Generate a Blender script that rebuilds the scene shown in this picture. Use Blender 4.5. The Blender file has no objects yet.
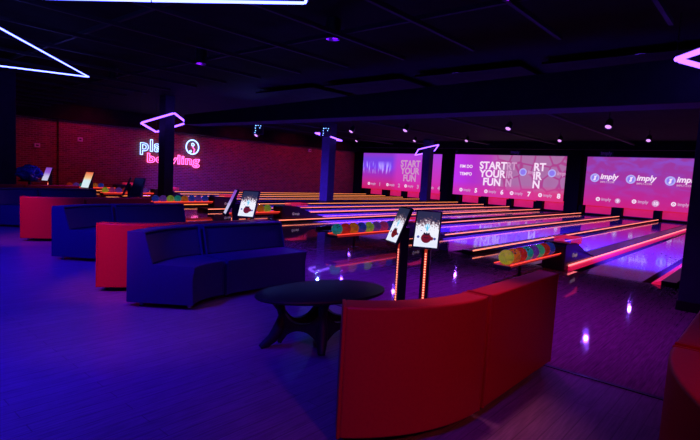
import bpy, bmesh, math, random
from mathutils import Vector, Matrix
random.seed(7)
PI = math.pi
sc = bpy.context.scene
COL = sc.collection

# ------------------------------------------------------------------ helpers
def mat(name, color, rough=.5, metal=0, emit=None, strength=0, spec=.5, trans=0, coat=0):
    m = bpy.data.materials.new(name); m.use_nodes = True
    b = m.node_tree.nodes['Principled BSDF']
    b.inputs['Base Color'].default_value = (*color, 1)
    b.inputs['Roughness'].default_value = rough
    b.inputs['Metallic'].default_value = metal
    b.inputs['Specular IOR Level'].default_value = spec
    b.inputs['Transmission Weight'].default_value = trans
    b.inputs['Coat Weight'].default_value = coat
    if emit:
        b.inputs['Emission Color'].default_value = (*emit, 1)
        b.inputs['Emission Strength'].default_value = strength
    return m

def nd(m, t, **kw):
    n = m.node_tree.nodes.new(t)
    for k, v in kw.items():
        if k in n.inputs: n.inputs[k].default_value = v
        else: setattr(n, k, v)
    return n
def ln(m, a, b): m.node_tree.links.new(a, b)
def bsdf(m): return m.node_tree.nodes['Principled BSDF']

def noise_mat(name, c1, c2, scale=8, rough=.5, bump=0, detail=4, stretch=(1, 1, 1), **kw):
    m = mat(name, c1, rough, **kw)
    tc = nd(m, 'ShaderNodeTexCoord'); mp = nd(m, 'ShaderNodeMapping'); mp.inputs['Scale'].default_value = stretch
    no = nd(m, 'ShaderNodeTexNoise'); no.inputs['Scale'].default_value = scale; no.inputs['Detail'].default_value = detail
    ra = nd(m, 'ShaderNodeValToRGB')
    ra.color_ramp.elements[0].color = (*c1, 1); ra.color_ramp.elements[1].color = (*c2, 1)
    ra.color_ramp.elements[0].position = .35; ra.color_ramp.elements[1].position = .65
    ln(m, tc.outputs['Object'], mp.inputs['Vector']); ln(m, mp.outputs[0], no.inputs['Vector'])
    ln(m, no.outputs['Fac'], ra.inputs[0]); ln(m, ra.outputs[0], bsdf(m).inputs['Base Color'])
    if bump:
        bu = nd(m, 'ShaderNodeBump'); bu.inputs['Strength'].default_value = bump; bu.inputs['Distance'].default_value = .01
        ln(m, no.outputs['Fac'], bu.inputs['Height']); ln(m, bu.outputs[0], bsdf(m).inputs['Normal'])
    return m

def box(bm, x0, x1, y0, y1, z0, z1, M=None):
    vs = [bm.verts.new((x, y, z)) for x in (x0, x1) for y in (y0, y1) for z in (z0, z1)]
    for f in ((0, 1, 3, 2), (4, 6, 7, 5), (0, 4, 5, 1), (2, 3, 7, 6), (0, 2, 6, 4), (1, 5, 7, 3)):
        bm.faces.new([vs[i] for i in f])
    if M:
        for v in vs: v.co = M @ v.co
    return vs

def prism(bm, pts, z0, z1, M=None):
    a = [bm.verts.new((p[0], p[1], z0)) for p in pts]; b = [bm.verts.new((p[0], p[1], z1)) for p in pts]
    n = len(pts)
    bm.faces.new(a[::-1]); bm.faces.new(b)
    for i in range(n): bm.faces.new([a[i], a[(i+1) % n], b[(i+1) % n], b[i]])
    if M:
        for v in a+b: v.co = M @ v.co

def tube(bm, pts, r, n=10, closed=False, caps=True):
    pts = [Vector(p) for p in pts]; rings = []
    N = len(pts)
    rr = r if isinstance(r, (list, tuple)) else [r]*N
    up = None
    for i, p in enumerate(pts):
        if closed: t = (pts[(i+1) % N]-pts[i-1])
        else: t = pts[min(i+1, N-1)]-pts[max(i-1, 0)]
        t.normalize()
        if up is None:
            up = Vector((0, 0, 1)) if abs(t.z) < .9 else Vector((1, 0, 0))
        a = up - t*up.dot(t); a.normalize(); up = a; b = t.cross(a)
        rings.append([bm.verts.new(p+(a*math.cos(2*PI*k/n)+b*math.sin(2*PI*k/n))*rr[i]) for k in range(n)])
    m = N if closed else N-1
    for i in range(m):
        A, B = rings[i], rings[(i+1) % N]
        for k in range(n): bm.faces.new([A[k], A[(k+1) % n], B[(k+1) % n], B[k]])
    if not closed and caps:
        bm.faces.new(rings[0][::-1]); bm.faces.new(rings[-1])

def lathe(bm, prof, n=24, c=(0, 0, 0)):
    rings = []
    for r, z in prof:
        if r < 1e-5: rings.append([bm.verts.new((c[0], c[1], c[2]+z))])
        else: rings.append([bm.verts.new((c[0]+r*math.cos(2*PI*k/n), c[1]+r*math.sin(2*PI*k/n), c[2]+z)) for k in range(n)])
    for A, B in zip(rings, rings[1:]):
        for k in range(n):
            q = []
            for v in (A[k % len(A)], A[(k+1) % len(A)], B[(k+1) % len(B)], B[k % len(B)]):
                if v not in q: q.append(v)
            if len(q) > 2: bm.faces.new(q)
    if len(rings[0]) > 1: bm.faces.new(rings[0][::-1])
    if len(rings[-1]) > 1: bm.faces.new(rings[-1])

def bevel(bm, w, seg=2, ang=30):
    bmesh.ops.recalc_face_normals(bm, faces=bm.faces)
    es = [e for e in bm.edges if len(e.link_faces) == 2 and e.calc_face_angle(0) > math.radians(ang)]
    bmesh.ops.bevel(bm, geom=es, offset=w, segments=seg, affect='EDGES', profile=.6)

def obj(name, bm, m, parent=None, smooth=False, loc=None, mw=None):
    bmesh.ops.recalc_face_normals(bm, faces=bm.faces)
    me = bpy.data.meshes.new(name); bm.to_mesh(me); bm.free()
    if smooth:
        for p in me.polygons: p.use_smooth = True
        me.set_sharp_from_angle(angle=math.radians(38))
    me.materials.append(m)
    o = bpy.data.objects.new(name, me); COL.objects.link(o)
    if parent: o.parent = parent
    if loc: o.location = loc
    if mw is not None: o.matrix_local = mw
    return o

def tag(o, label, cat=None, group=None, kind=None):
    if label: o['label'] = label
    if cat: o['category'] = cat
    if group: o['group'] = group
    if kind: o['kind'] = kind
    return o

def thing(name, label, cat, loc=(0, 0, 0), rotz=0, group=None):
    o = bpy.data.objects.new(name, None); COL.objects.link(o)
    o.location = loc; o.rotation_euler = (0, 0, rotz); o.empty_display_size = .2
    return tag(o, label, cat, group)

def struct(name, bm, m, label=None):
    o = obj(name, bm, m); o['kind'] = 'structure'
    if label: o['label'] = label
    return o

def dup(root, loc=None, rotz=None, label=None):
    r = root.copy(); COL.objects.link(r)
    if loc is not None: r.location = loc
    if rotz is not None: r.rotation_euler = (0, 0, rotz)
    if label: r['label'] = label
    for ch in list(root.children):
        c = ch.copy(); COL.objects.link(c); c.parent = r
        for g in ch.children:
            d = g.copy(); COL.objects.link(d); d.parent = c
    return r

def text_mesh(name, body, size, m, parent, mw, outline=0, align='LEFT', offset=0, spacing=.8, shear=0, extrude=0.002, charsp=1):
    cu = bpy.data.curves.new(name, 'FONT'); cu.body = body; cu.size = size
    cu.align_x = align; cu.space_line = spacing; cu.shear = shear; cu.space_character = charsp
    cu.resolution_u = 4
    if outline:
        cu.fill_mode = 'NONE'; cu.bevel_depth = outline; cu.bevel_resolution = 2; cu.offset = offset
    else:
        cu.offset = offset; cu.extrude = extrude
    t = bpy.data.objects.new('tmp', cu); COL.objects.link(t)
    dg = bpy.context.evaluated_depsgraph_get()
    me = bpy.data.meshes.new_from_object(t.evaluated_get(dg)); me.name = name
    bpy.data.objects.remove(t); me.materials.clear(); me.materials.append(m)
    o = bpy.data.objects.new(name, me); COL.objects.link(o); o.parent = parent; o.matrix_local = mw
    return o

# ------------------------------------------------------------------ camera
H = 1.42
R = Matrix(((0.6543, 0.0, 0.0), (0, 0, 0), (0, 0, 0)))
f_px = 496.0
def ray(x, y): return Vector((x-350, -(y-220), -f_px))
u = ray(783, 199).normalized(); w = ray(-222, 142); w = (w-u*u.dot(w)).normalized(); zc = u.cross(w)
R = Matrix((u, w, zc))
cam_d = bpy.data.cameras.new('camera'); cam = bpy.data.objects.new('camera', cam_d); COL.objects.link(cam)
cam_d.sensor_width = 36; cam_d.sensor_fit = 'HORIZONTAL'; cam_d.lens = f_px/700*36
cam_d.clip_start = .02; cam_d.clip_end = 200
cam.matrix_world = Matrix.Translation((0, 0, H)) @ R.to_4x4()
sc.camera = cam

# ------------------------------------------------------------------ materials
M = {}
M['red_vinyl'] = noise_mat('red_vinyl', (.54, .014, .014), (.50, .012, .012), 60, .5, .06, spec=.3)
M['blue_vinyl'] = noise_mat('blue_vinyl', (.034, .026, .095), (.03, .023, .085), 60, .48, .06)
M['black'] = mat('black_plastic', (.012, .012, .014), .4)
M['pier'] = mat('pier_black', (.003, .003, .004), .7, spec=.1)
M['dark_metal'] = mat('dark_metal', (.03, .03, .035), .35, .6)
M['chrome'] = mat('chrome', (.5, .5, .5), .25, 1)
M['table'] = noise_mat('table_lacquer', (.010, .008, .012), (.016, .013, .016), 12, .5, spec=.3)
M['column'] = noise_mat('column_paint', (.04, .035, .09), (.032, .03, .075), 6, .7, spec=.2)
M['beam'] = noise_mat('beam_paint', (.016, .018, .05), (.012, .014, .04), 4, .7, spec=.15)
M['ceil'] = noise_mat('ceiling_black', (.011, .009, .012), (.006, .005, .007), 3, .85, spec=.08)
M['track'] = mat('ceiling_track', (.03, .026, .034), .6, spec=.2)
M['darkwall'] = noise_mat('dark_wall', (.02, .018, .025), (.010, .009, .013), 3, .8, spec=.1)
M['led_orange'] = mat('led_orange', (.2, .05, .02), .5, emit=(1, .22, .14), strength=2.0)
M['led_amber'] = mat('led_amber', (.2, .06, .02), .5, emit=(1, .27, .07), strength=1.6)
M['led_pink'] = mat('led_pink', (.2, .05, .05), .5, emit=(1, .17, .19), strength=2.4)
M['led_magenta'] = mat('led_magenta', (.3, .02, .1), .35, emit=(1, .008, .10), strength=.55)  # pink light on the divider sides, put in as emission
M['led_red'] = mat('led_red_dots', (.2, .02, .02), .5, emit=(1, .24, .16), strength=3.2)
M['led_tray'] = mat('led_tray', (.2, .03, .02), .5, emit=(1, .06, .03), strength=1.6)
M['neon_violet'] = mat('neon_violet', (.4, .1, .6), .5, emit=(.22, .075, 1.0), strength=4.5)
M['neon_blue'] = mat('neon_blue', (.1, .1, .6), .5, emit=(.10, .12, 1.0), strength=9)
M['neon_sign_blue'] = mat('neon_sign_blue', (.3, .4, .6), .5, emit=(.28, .50, 1.0), strength=3.0)
M['neon_sign_pink'] = mat('neon_sign_pink', (.6, .1, .3), .5, emit=(1.0, .12, .42), strength=3.0)
M['white_print'] = mat('white_print', (.8, .75, .8), .5, emit=(1, .72, .95), strength=.16)
M['lane_div'] = mat('lane_divider_black', (.012, .008, .012), .3)
M['gutter'] = mat('gutter_grey', (.10, .07, .12), .25)
M['led_white'] = mat('lamp_lens', (.6, .4, .6), .4, emit=(.85, .36, .95), strength=1.1)
M['led_cyan'] = mat('lamp_blue_dot', (.1, .3, .6), .4, emit=(.20, .45, 1.0), strength=3)

def plank_mat(name, c1, c2, mortar, along='x', width=1.2, row=.12, rough=.3, spec=.5, rvar=.1, coat=0, bump=.08):
    m = mat(name, c1, rough, spec=spec, coat=coat)
    tc = nd(m, 'ShaderNodeTexCoord'); mp = nd(m, 'ShaderNodeMapping')
    if along == 'y': mp.inputs['Rotation'].default_value = (0, 0, PI/2)
    br = nd(m, 'ShaderNodeTexBrick'); br.offset = .37
    br.inputs['Color1'].default_value = (*c1, 1); br.inputs['Color2'].default_value = (*c2, 1); br.inputs['Mortar'].default_value = (*mortar, 1)
    br.inputs['Scale'].default_value = 1; br.inputs['Mortar Size'].default_value = .0035
    br.inputs['Brick Width'].default_value = width; br.inputs['Row Height'].default_value = row
    no = nd(m, 'ShaderNodeTexNoise'); no.inputs['Scale'].default_value = 5; no.inputs['Detail'].default_value = 8
    mp2 = nd(m, 'ShaderNodeMapping'); mp2.inputs['Scale'].default_value = (1, 14, 1)
    mx = nd(m, 'ShaderNodeMixRGB'); mx.blend_type = 'MULTIPLY'; mx.inputs[0].default_value = .75
    ra = nd(m, 'ShaderNodeValToRGB'); ra.color_ramp.elements[0].color = (.35, .35, .35, 1); ra.color_ramp.elements[0].position = .3
    ra.color_ramp.elements[1].position = .7
    ln(m, tc.outputs['Object'], mp.inputs[0]); ln(m, mp.outputs[0], br.inputs['Vector'])
    ln(m, mp.outputs[0], mp2.inputs[0]); ln(m, mp2.outputs[0], no.inputs['Vector']); ln(m, no.outputs['Fac'], ra.inputs[0])
    ln(m, br.outputs['Color'], mx.inputs[1]); ln(m, ra.outputs[0], mx.inputs[2]); ln(m, mx.outputs[0], bsdf(m).inputs['Base Color'])
    mr = nd(m, 'ShaderNodeMapRange'); mr.inputs['To Min'].default_value = max(.02, rough-rvar); mr.inputs['To Max'].default_value = rough+rvar
    ln(m, no.outputs['Fac'], mr.inputs[0]); ln(m, mr.outputs[0], bsdf(m).inputs['Roughness'])
    bu = nd(m, 'ShaderNodeBump'); bu.inputs['Strength'].default_value = bump; bu.inputs['Distance'].default_value = .002
    ln(m, br.outputs['Fac'], bu.inputs['Height']); bu.invert = True; ln(m, bu.outputs[0], bsdf(m).inputs['Normal'])
    return m
M['wood'] = plank_mat('wood_floor', (.29, .19, .21), (.25, .16, .18), (.16, .10, .11), 'x', 1.3, .10, .40, .35, .06)
M['approach'] = plank_mat('approach_boards', (.42, .30, .28), (.36, .25, .24), (.28, .2, .2), 'x', 2.4, .09, .035, .5, .02, bump=.015)
M['lane'] = plank_mat('lane_boards', (.20, .15, .66), (.17, .13, .60), (.25, .2, .3), 'x', 5, .0265, .05, .12, .015, bump=.02)  # ultraviolet glow of the lanes put into the blue base colour

def brick_mat():
    m = mat('red_brick', (.3, .05, .04), .85)
    tc = nd(m, 'ShaderNodeTexCoord'); mp = nd(m, 'ShaderNodeMapping'); mp.inputs['Rotation'].default_value = (PI/2, 0, 0)
    br = nd(m, 'ShaderNodeTexBrick')
    br.inputs['Color1'].default_value = (.34, .07, .06, 1); br.inputs['Color2'].default_value = (.17, .035, .03, 1); br.inputs['Mortar'].default_value = (.40, .22, .20, 1)
    br.inputs['Scale'].default_value = 1; br.inputs['Brick Width'].default_value = .24; br.inputs['Row Height'].default_value = .085; br.inputs['Mortar Size'].default_value = .012
    no = nd(m, 'ShaderNodeTexNoise'); no.inputs['Scale'].default_value = 3.5; no.inputs['Detail'].default_value = 6
    mx = nd(m, 'ShaderNodeMixRGB'); mx.blend_type = 'MULTIPLY'; mx.inputs[0].default_value = .6
    ln(m, tc.outputs['Object'], mp.inputs[0]); ln(m, mp.outputs[0], br.inputs['Vector']); ln(m, tc.outputs['Object'], no.inputs['Vector'])
    ln(m, br.outputs['Color'], mx.inputs[1]); ln(m, no.outputs['Color'], mx.inputs[2]); ln(m, mx.outputs[0], bsdf(m).inputs['Base Color'])
    bu = nd(m, 'ShaderNodeBump'); bu.inputs['Strength'].default_value = .6; bu.inputs['Distance'].default_value = .012; bu.invert = True
    ln(m, br.outputs['Fac'], bu.inputs['Height']); ln(m, bu.outputs[0], bsdf(m).inputs['Normal'])
    return m
M['brick'] = brick_mat()

# ------------------------------------------------------------------ room shell
U0, UF, UE = 3.95, 8.8, 28.0          # edge of the approach, foul line, lane ends
WL = 24.0
bm = bmesh.new(); box(bm, -6, U0, -5, WL, -.12, 0); struct('floor', bm, M['wood'], 'dark wooden plank floor of the seating area')
bm = bmesh.new(); box(bm, U0, UF, -5, WL, -.12, .004); struct('floor', bm, M['approach'], 'glossy approach floor between seats and lanes')
bm = bmesh.new(); box(bm, UF, 29.5, -5, WL, -.25, -.12); struct('floor', bm, M['darkwall'], 'dark subfloor under the lanes')
bm = bmesh.new(); box(bm, U0-.02, U0+.02, -5, WL, 0, .006); struct('trim_1', bm, M['dark_metal'], 'thin dark edging strip between wooden floor and approach')
bm = bmesh.new(); box(bm, -6, 29.5, -5, WL+.3, 3.75, 3.95); struct('ceiling', bm, M['ceil'])
bm = bmesh.new()
box(bm, -6, 7.75, WL, WL+.3, 0, 3.75); box(bm, 8.05, 29.5, WL, WL+.3, 0, 3.75); box(bm, 7.7, 8.1, WL+.12, WL+.3, 0, 3.75)
struct('wall_left', bm, M['brick'], 'red brick side wall with a dark recess')
bm = bmesh.new(); box(bm, -6, 29.5, WL-.5, WL, 3.08, 3.75); struct('trim_2', bm, M['ceil'], 'dark soffit running above the brick wall')
bm = bmesh.new(); box(bm, 29.3, 29.5, -5, WL, -.12, 3.75); struct('wall_far', bm, M['darkwall'])
bm = bmesh.new(); box(bm, -6, 29.5, -5.2, -5, -.12, 3.75); struct('wall_right', bm, M['darkwall'])
bm = bmesh.new(); box(bm, -6.2, -6, -5.2, WL+.3, -.12, 3.75); struct('wall_back', bm, M['darkwall'])
# beam over the approach, and bulkhead above the screens
bm = bmesh.new()
for v in box(bm, 8.35, 8.95, -5, 14.3, 2.68, 3.40):
    if v.co.z > 3: v.co.z = 3.46 if v.co.y < 0 else 2.98
bevel(bm, .01, 1)
tag(struct('ceiling_beam', bm, M['beam']), 'broad navy ceiling beam crossing above the approach', 'beam')
bm = bmesh.new(); box(bm, 26.9, 27.3, -5, WL-.5, 3.35, 3.75)
tag(struct('ceiling_beam', bm, M['ceil']), 'black bulkhead beam hanging in front of the far wall', 'beam')
def bar(name, label, cat, grp, fn, m):
    bm = bmesh.new(); fn(bm); o = struct(name, bm, m); tag(o, label, cat, grp)
for k in range(22):
    y = -4+k*1.3
    bar('ceiling_track', 'thin dark track running away from the camera under the black ceiling', 'ceiling track', 'long ceiling tracks', lambda q: box(q, -5, 7.1, y, y+.05, 3.42, 3.48), M['track'])
for x in (-3.4, -1, 1.2, 3.4, 5.6):
    bar('ceiling_track', 'thin dark cross track under the black ceiling', 'ceiling track', 'cross ceiling tracks', lambda q: box(q, x, x+.05, -5, 23.4, 3.5, 3.56), M['track'])
for y in (-2, 1.3, 5.6, 9.2, 13.0, 17.2, 19.8):
    bar('ceiling_pipe', 'dark pipe running over the lanes below the ceiling', 'pipe', 'ceiling pipes over the lanes', lambda q: tube(q, [(12, y, 3.60), (26.8, y, 3.60)], .05, 8), M['track'])
# ceiling panels, each a thing, hung between beam and lanes
for k, (y0, y1) in enumerate(((1.2, 3.6), (4.0, 6.4), (6.8, 9.2), (9.6, 12.0))):
    bm = bmesh.new(); box(bm, 9.3, 11.4, y0, y1, 3.64, 3.68)
    for x in (9.4, 11.3):
        for y in (y0+.1, y1-.1): tube(bm, [(x, y, 3.67), (x, y, 3.75)], .01, 6)
    tag(obj('ceiling_panel', bm, M['ceil']), ['dark hanging ceiling panel beyond the beam, nearest the right edge', 'dark hanging ceiling panel beyond the beam, second from the right', 'dark hanging ceiling panel beyond the beam, third from the right', 'dark hanging ceiling panel beyond the beam, farthest left'][k], 'panel', 'hanging ceiling panels')

# columns
def column(x0, x1, y0, y1, label, top=3.75):
    t = thing('column', label, 'column', ((x0+x1)/2, (y0+y1)/2, 0)); t['kind'] = 'structure'
    a, b = (x1-x0)/2, (y1-y0)/2
    bm = bmesh.new(); box(bm, -a, a, -b, b, 0, top); bevel(bm, .008, 1); obj('shaft', bm, M['column'], t)
    bm = bmesh.new()
    for s in ((-a-.012, a+.012, -b-.012, -b), (-a-.012, a+.012, b, b+.012), (-a-.012, -a, -b, b), (a, a+.012, -b, b)):
        box(bm, *s, .004, .12)
    obj('skirting', bm, M['dark_metal'], t)
    return t
column(7.15, 7.65, .32, .84, 'square navy column at the right edge beside the nearest lane')
column(8.70, 9.05, 16.1, 16.52, 'square navy column in front of the neon sign', 3.75)
column(16.85, 17.3, 16.1, 16.6, 'square navy column standing before the red brick wall')
column(25.5, 25.95, 16.1, 16.6, 'square navy column in front of the leftmost screen')
column(3.5, 4.1, 15.25, 15.85, 'wide dark blue column at the left edge')

# ------------------------------------------------------------------ violet neon frames round the columns
def neon_ring(corners, label, r=.034, double=False):
    c = Vector([sum(p[i] for p in corners)/4 for i in range(3)])
    t = thing('neon_light', label, 'neon light', c, group='violet neon frames around the columns')
    P = [Vector(p)-c for p in corners]
    def loop(Q, g):
        for i in range(4):
            a, b = Q[i], Q[(i+1) % 4]; d = (b-a).normalized()
            bm = bmesh.new(); tube(bm, [a+d*g, b-d*g], r, 10); obj('neon_tube', bm, M['neon_violet'], t, True)
    loop(P, .035)
    off = Vector((0, 0, .045))
    bm = bmesh.new(); tube(bm, [q+off for q in P], .018, 6, closed=True); obj('mounting_rail', bm, M['dark_metal'], t)
    for q in P:
        bm = bmesh.new(); tube(bm, [q+Vector((0, 0, .04)), Vector((q.x, q.y, 3.76-c.z))], .006, 5); obj('hanging_rod', bm, M['dark_metal'], t)
    return t
neon_ring([(7.95, 16.31, 2.73), (8.7, 15.52, 3.12), (9.66, 16.35, 2.93), (8.92, 17.13, 2.54)], 'tilted violet neon frame around the column before the bowling sign')
neon_ring([(16.86, 17.09, 3.29), (16.2, 16.02, 3.2), (17.04, 15.52, 2.94), (17.7, 16.59, 3.04)], 'violet neon frame seen edge-on around the column before the red brick wall')
neon_ring([(25.57, 17.18, 2.81), (24.65, 16.35, 3.11), (25.5, 15.52, 3.45), (26.42, 16.35, 3.15)], 'violet neon frame around the column before the leftmost screen')
neon_ring([(7.77, 1.24, 3.16), (6.63, .81, 2.98), (7.06, -.19, 2.65), (8.2, .25, 2.83)], 'large violet neon frame at the right edge below the beam')

def led_poly(pts, label, m, r=.02):
    c = Vector(pts[0])
    t = thing('linear_light', label, 'ceiling light', c, group='blue linear lights under the ceiling')
    for i in range(len(pts)):
        a, b = Vector(pts[i])-c, Vector(pts[(i+1) % len(pts)])-c
        d = (b-a).normalized()
        bm = bmesh.new(); tube(bm, [a+d*.012, b-d*.012], r, 8); obj('light_tube', bm, m, t, True)
    for p in pts:
        q = Vector(p)-c; bm = bmesh.new(); tube(bm, [q+Vector((0, 0, .01)), Vector((q.x, q.y, 3.76-c.z))], .004, 5); obj('hanging_wire', bm, M['dark_metal'], t)
led_poly([(4.47, 11.57, 3.2), (2.11, 8.57, 3.2), (.85, 6.95, 3.2), (1.9, 12.6, 3.2)], 'blue-white linear light triangle pointing right, hung at the upper left', M['neon_blue'], .014)
led_poly([(3.72, 4.02, 3.2), (2.75, 5.45, 3.2), (1.55, 7.15, 3.2), (2.6, 2.6, 3.2)], 'blue-white linear light frame cut by the top edge of the photo', M['neon_blue'], .016)

# ------------------------------------------------------------------ lanes
strips = {}
# (right edge, left edge) of each divider, measured across the hall
divs = [(1.05, 1.27, 0), (2.63, 3.02, 1), (4.42, 4.66, 0), (6.13, 6.52, 1), (7.97, 8.20, 0), (8.62, 8.74, 2),
        (10.16, 10.55, 1), (11.93, 12.17, 0), (13.55, 13.94, 1), (15.30, 15.52, 0), (16.62, 16.74, 2), (17.85, 18.22, 1), (19.5, 19.72, 0), (21.0, 21.35, 1), (22.75, 22.95, 0)]
lanes = [(1.40, 2.565, 12), (3.02, 4.42, 11), (4.66, 6.13, 10), (6.52, 7.97, 9), (8.74, 10.16, 8), (10.55, 11.93, 7), (12.17, 13.55, 6), (13.94, 15.30, 5),
         (16.74, 17.85, 4), (18.22, 19.5, 3), (19.72, 21.0, 2), (21.35, 22.75, 1)]
dnames = []
LEN = UE-UF
for (a, b, n) in lanes:
    gw = min(.23, (b-a-1.0)/2) if b-a > 1.3 else .13
    where = {12: 'bowling lane nearest the camera, beside the right-edge column', 11: 'bowling lane left of the nearest ball rack, second from the right'}.get(n, 'bowling lane ending under the number %d on the screens' % n)
    t = thing('bowling_lane', where, 'bowling lane', (UF, (a+b)/2, 0), group='bowling lanes')
    hw = (b-a)/2
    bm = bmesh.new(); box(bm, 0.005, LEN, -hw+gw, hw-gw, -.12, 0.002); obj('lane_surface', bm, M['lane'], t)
    for s in (-1, 1):
        bm = bmesh.new(); N = 8; y0 = s*(hw-gw/2)
        P = [(y0-gw/2*math.cos(PI*k/N), -.085*math.sin(PI*k/N)) for k in range(N+1)]
        prev = None
        for (y, z) in P:
            cur = [bm.verts.new((.005, y, z)), bm.verts.new((LEN, y, z))]
            if prev: bm.faces.new([prev[0], prev[1], cur[1], cur[0]])
            prev = cur
        o = obj('gutter', bm, M['gutter'], t, True)
        o.modifiers.new('solid', 'SOLIDIFY').thickness = .008
    if n > 6:
        bm = bmesh.new()
        for k in range(7):
            x = 4.6-abs(k-3)*.28; y = (k-3)*.13
            prism(bm, [(x-.09, y-.02), (x+.06, y), (x-.09, y+.02)], .002, .004)
        obj('aiming_arrows', bm, M['lane_div'], t)
for i, (a, b, k) in enumerate(divs):
    lab = ['low black divider with pink glowing side, right of the nearest lane',
           'wide black divider with pink light strip, behind the nearest ball rack',
           'narrow black divider starting left of the nearest ball rack',
           'wide black divider behind the second ball rack', 'narrow divider left of the lane marked 9',
           'narrow divider right of the lane marked 8', 'wide divider starting at the hood of the third ball rack', 'narrow divider between the lanes marked 7 and 6',
           'wide divider between the lanes marked 6 and 5', 'narrow divider left of the lane marked 5', 'narrow divider right of the lane marked 4', 'wide divider between the lanes marked 4 and 3',
           'narrow divider between the lanes marked 3 and 2', 'wide divider between the lanes marked 2 and 1', 'divider at the foot of the brick wall'][i]
    t = thing('lane_divider', lab, 'lane divider', (UF, (a+b)/2, 0), group='lane dividers')
    hw = (b-a)/2
    bm = bmesh.new(); box(bm, 0, LEN, -hw+.02, hw, -.12, .075); bevel(bm, .006, 1); obj('capping', bm, M['lane_div'], t)
    if k != 2 and i > 0:
        bm = bmesh.new(); box(bm, .03, LEN-.1, -hw, -hw+.020, .07, .090); obj('light_strip', bm, M['led_pink'] if i <= 1 else M['led_orange'] if i < 9 else M['led_amber'], t)
        if i > 1: continue
        bm = bmesh.new()  # skirt added to carry the strip's pink light as emission
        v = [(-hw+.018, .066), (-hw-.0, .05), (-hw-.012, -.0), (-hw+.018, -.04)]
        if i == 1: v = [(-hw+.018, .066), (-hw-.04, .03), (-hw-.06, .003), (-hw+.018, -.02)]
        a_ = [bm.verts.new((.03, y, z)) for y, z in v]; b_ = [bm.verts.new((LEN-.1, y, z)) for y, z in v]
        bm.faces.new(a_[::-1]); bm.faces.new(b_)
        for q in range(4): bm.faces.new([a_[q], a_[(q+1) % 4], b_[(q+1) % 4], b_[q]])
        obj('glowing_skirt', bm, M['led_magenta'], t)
    if i == 0:  # pink light on the inner side, also put in as an emissive skirt
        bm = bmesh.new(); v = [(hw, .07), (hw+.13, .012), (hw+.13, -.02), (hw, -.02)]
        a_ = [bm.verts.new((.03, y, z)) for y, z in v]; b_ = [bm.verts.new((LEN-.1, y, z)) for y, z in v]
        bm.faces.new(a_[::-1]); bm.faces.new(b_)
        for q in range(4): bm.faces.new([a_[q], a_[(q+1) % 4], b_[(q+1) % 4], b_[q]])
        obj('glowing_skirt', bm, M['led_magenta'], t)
# dark walkways between the banks and right of the last lane
for k, (a, b) in enumerate(((8.20, 8.62), (15.52, 16.62), (22.95, 24.0), (-5, 1.05))):
    bm = bmesh.new(); box(bm, UF, 29.3, a, b, -.12, .0 if k < 3 else -.01)
    struct('floor', bm, M['lane_div'], ['dark service walkway between the lane banks', 'dark service walkway holding the columns', 'dark strip along the brick wall', 'dark floor right of the nearest lane'][k])

# lane ends: pit hoods, kickbacks, pink pinsetter curtains, pins behind
M['curtain'] = noise_mat('pit_curtain', (.75, .06, .14), (.6, .04, .11), 2.5, .7, emit=(1, .02, .09), strength=.42)  # pink pit lighting put into the curtain's colour and emission
M['pin'] = mat('pin_white', (.8, .78, .75), .3)
for (a, b, n) in lanes:
    t = thing('pit_front', 'pink lit pit front at the end of %s' % ('the nearest lane behind the column' if n == 12 else 'the eleventh lane, rightmost one in view' if n == 11 else 'the lane marked %d' % n), 'pinsetter front', (UE, (a+b)/2, 0), group='pit fronts below the screens')
    hw = (b-a)/2
    bm = bmesh.new(); box(bm, .35, .39, -hw+.06, hw-.06, .10, .62); obj('curtain', bm, M['curtain'], t)
    bm = bmesh.new(); box(bm, .30, .36, -hw+.06, hw-.06, .075, .11); obj('lower_bar', bm, M['black'], t)
for i, (a, b, k) in enumerate(divs):
    if k == 2: continue
    e = .25 if k == 1 else .09 if i in (4, 9) else .16
    c = (a+b)/2
    t = tag(obj('kickback', (lambda q: (box(q, UE+.002, UE+.45, c-e, c+e, -.1, .5), bevel(q, .01, 1), q)[2])(bmesh.new()), M['pier']),
            'black box at the far end of the %s' % ['divider right of the nearest lane', 'divider behind the nearest ball rack', 'divider between the lanes marked 11 and 10', 'divider between the lanes marked 10 and 9', 'divider left of the lane marked 9', '', 'divider between the lanes marked 8 and 7', 'divider between the lanes marked 7 and 6', 'divider between the lanes marked 6 and 5', 'divider left of the lane marked 5', '', 'divider between the lanes marked 4 and 3', 'divider between the lanes marked 3 and 2', 'divider between the lanes marked 2 and 1', 'divider beside the brick wall'][i],
            'lane end box', 'kickback boxes at the lane ends')

# ------------------------------------------------------------------ screens over the pits
def emis(name): 
    m = bpy.data.materials.new(name); m.use_nodes = True; nt = m.node_tree
    b = bsdf(m); b.inputs['Base Color'].default_value = (.02, .02, .02, 1); b.inputs['Roughness'].default_value = .6
    return m
def ramp(m, fac, stops, interp='LINEAR'):
    r = nd(m, 'ShaderNodeValToRGB'); cr = r.color_ramp; cr.interpolation = interp
    while len(cr.elements) > 1: cr.elements.remove(cr.elements[-1])
    cr.elements[0].position = stops[0][0]; cr.elements[0].color = (*stops[0][1], 1)
    for p, c in stops[1:]:
        e = cr.elements.new(p); e.color = (*c, 1)
    ln(m, fac, r.inputs[0]); return r
def mixc(m, fac, a, b, mode='MIX'):
    x = nd(m, 'ShaderNodeMixRGB'); x.blend_type = mode
    if isinstance(fac, (int, float)): x.inputs[0].default_value = fac
    else: ln(m, fac, x.inputs[0])
    for s, q in ((1, a), (2, b)):
        if isinstance(q, tuple): x.inputs[s].default_value = (*q, 1)
        else: ln(m, q, x.inputs[s])
    return x.outputs[0]
def uvw(m):
    tc = nd(m, 'ShaderNodeTexCoord'); s = nd(m, 'ShaderNodeSeparateXYZ'); ln(m, tc.outputs['Object'], s.inputs[0])
    return tc, s
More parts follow.
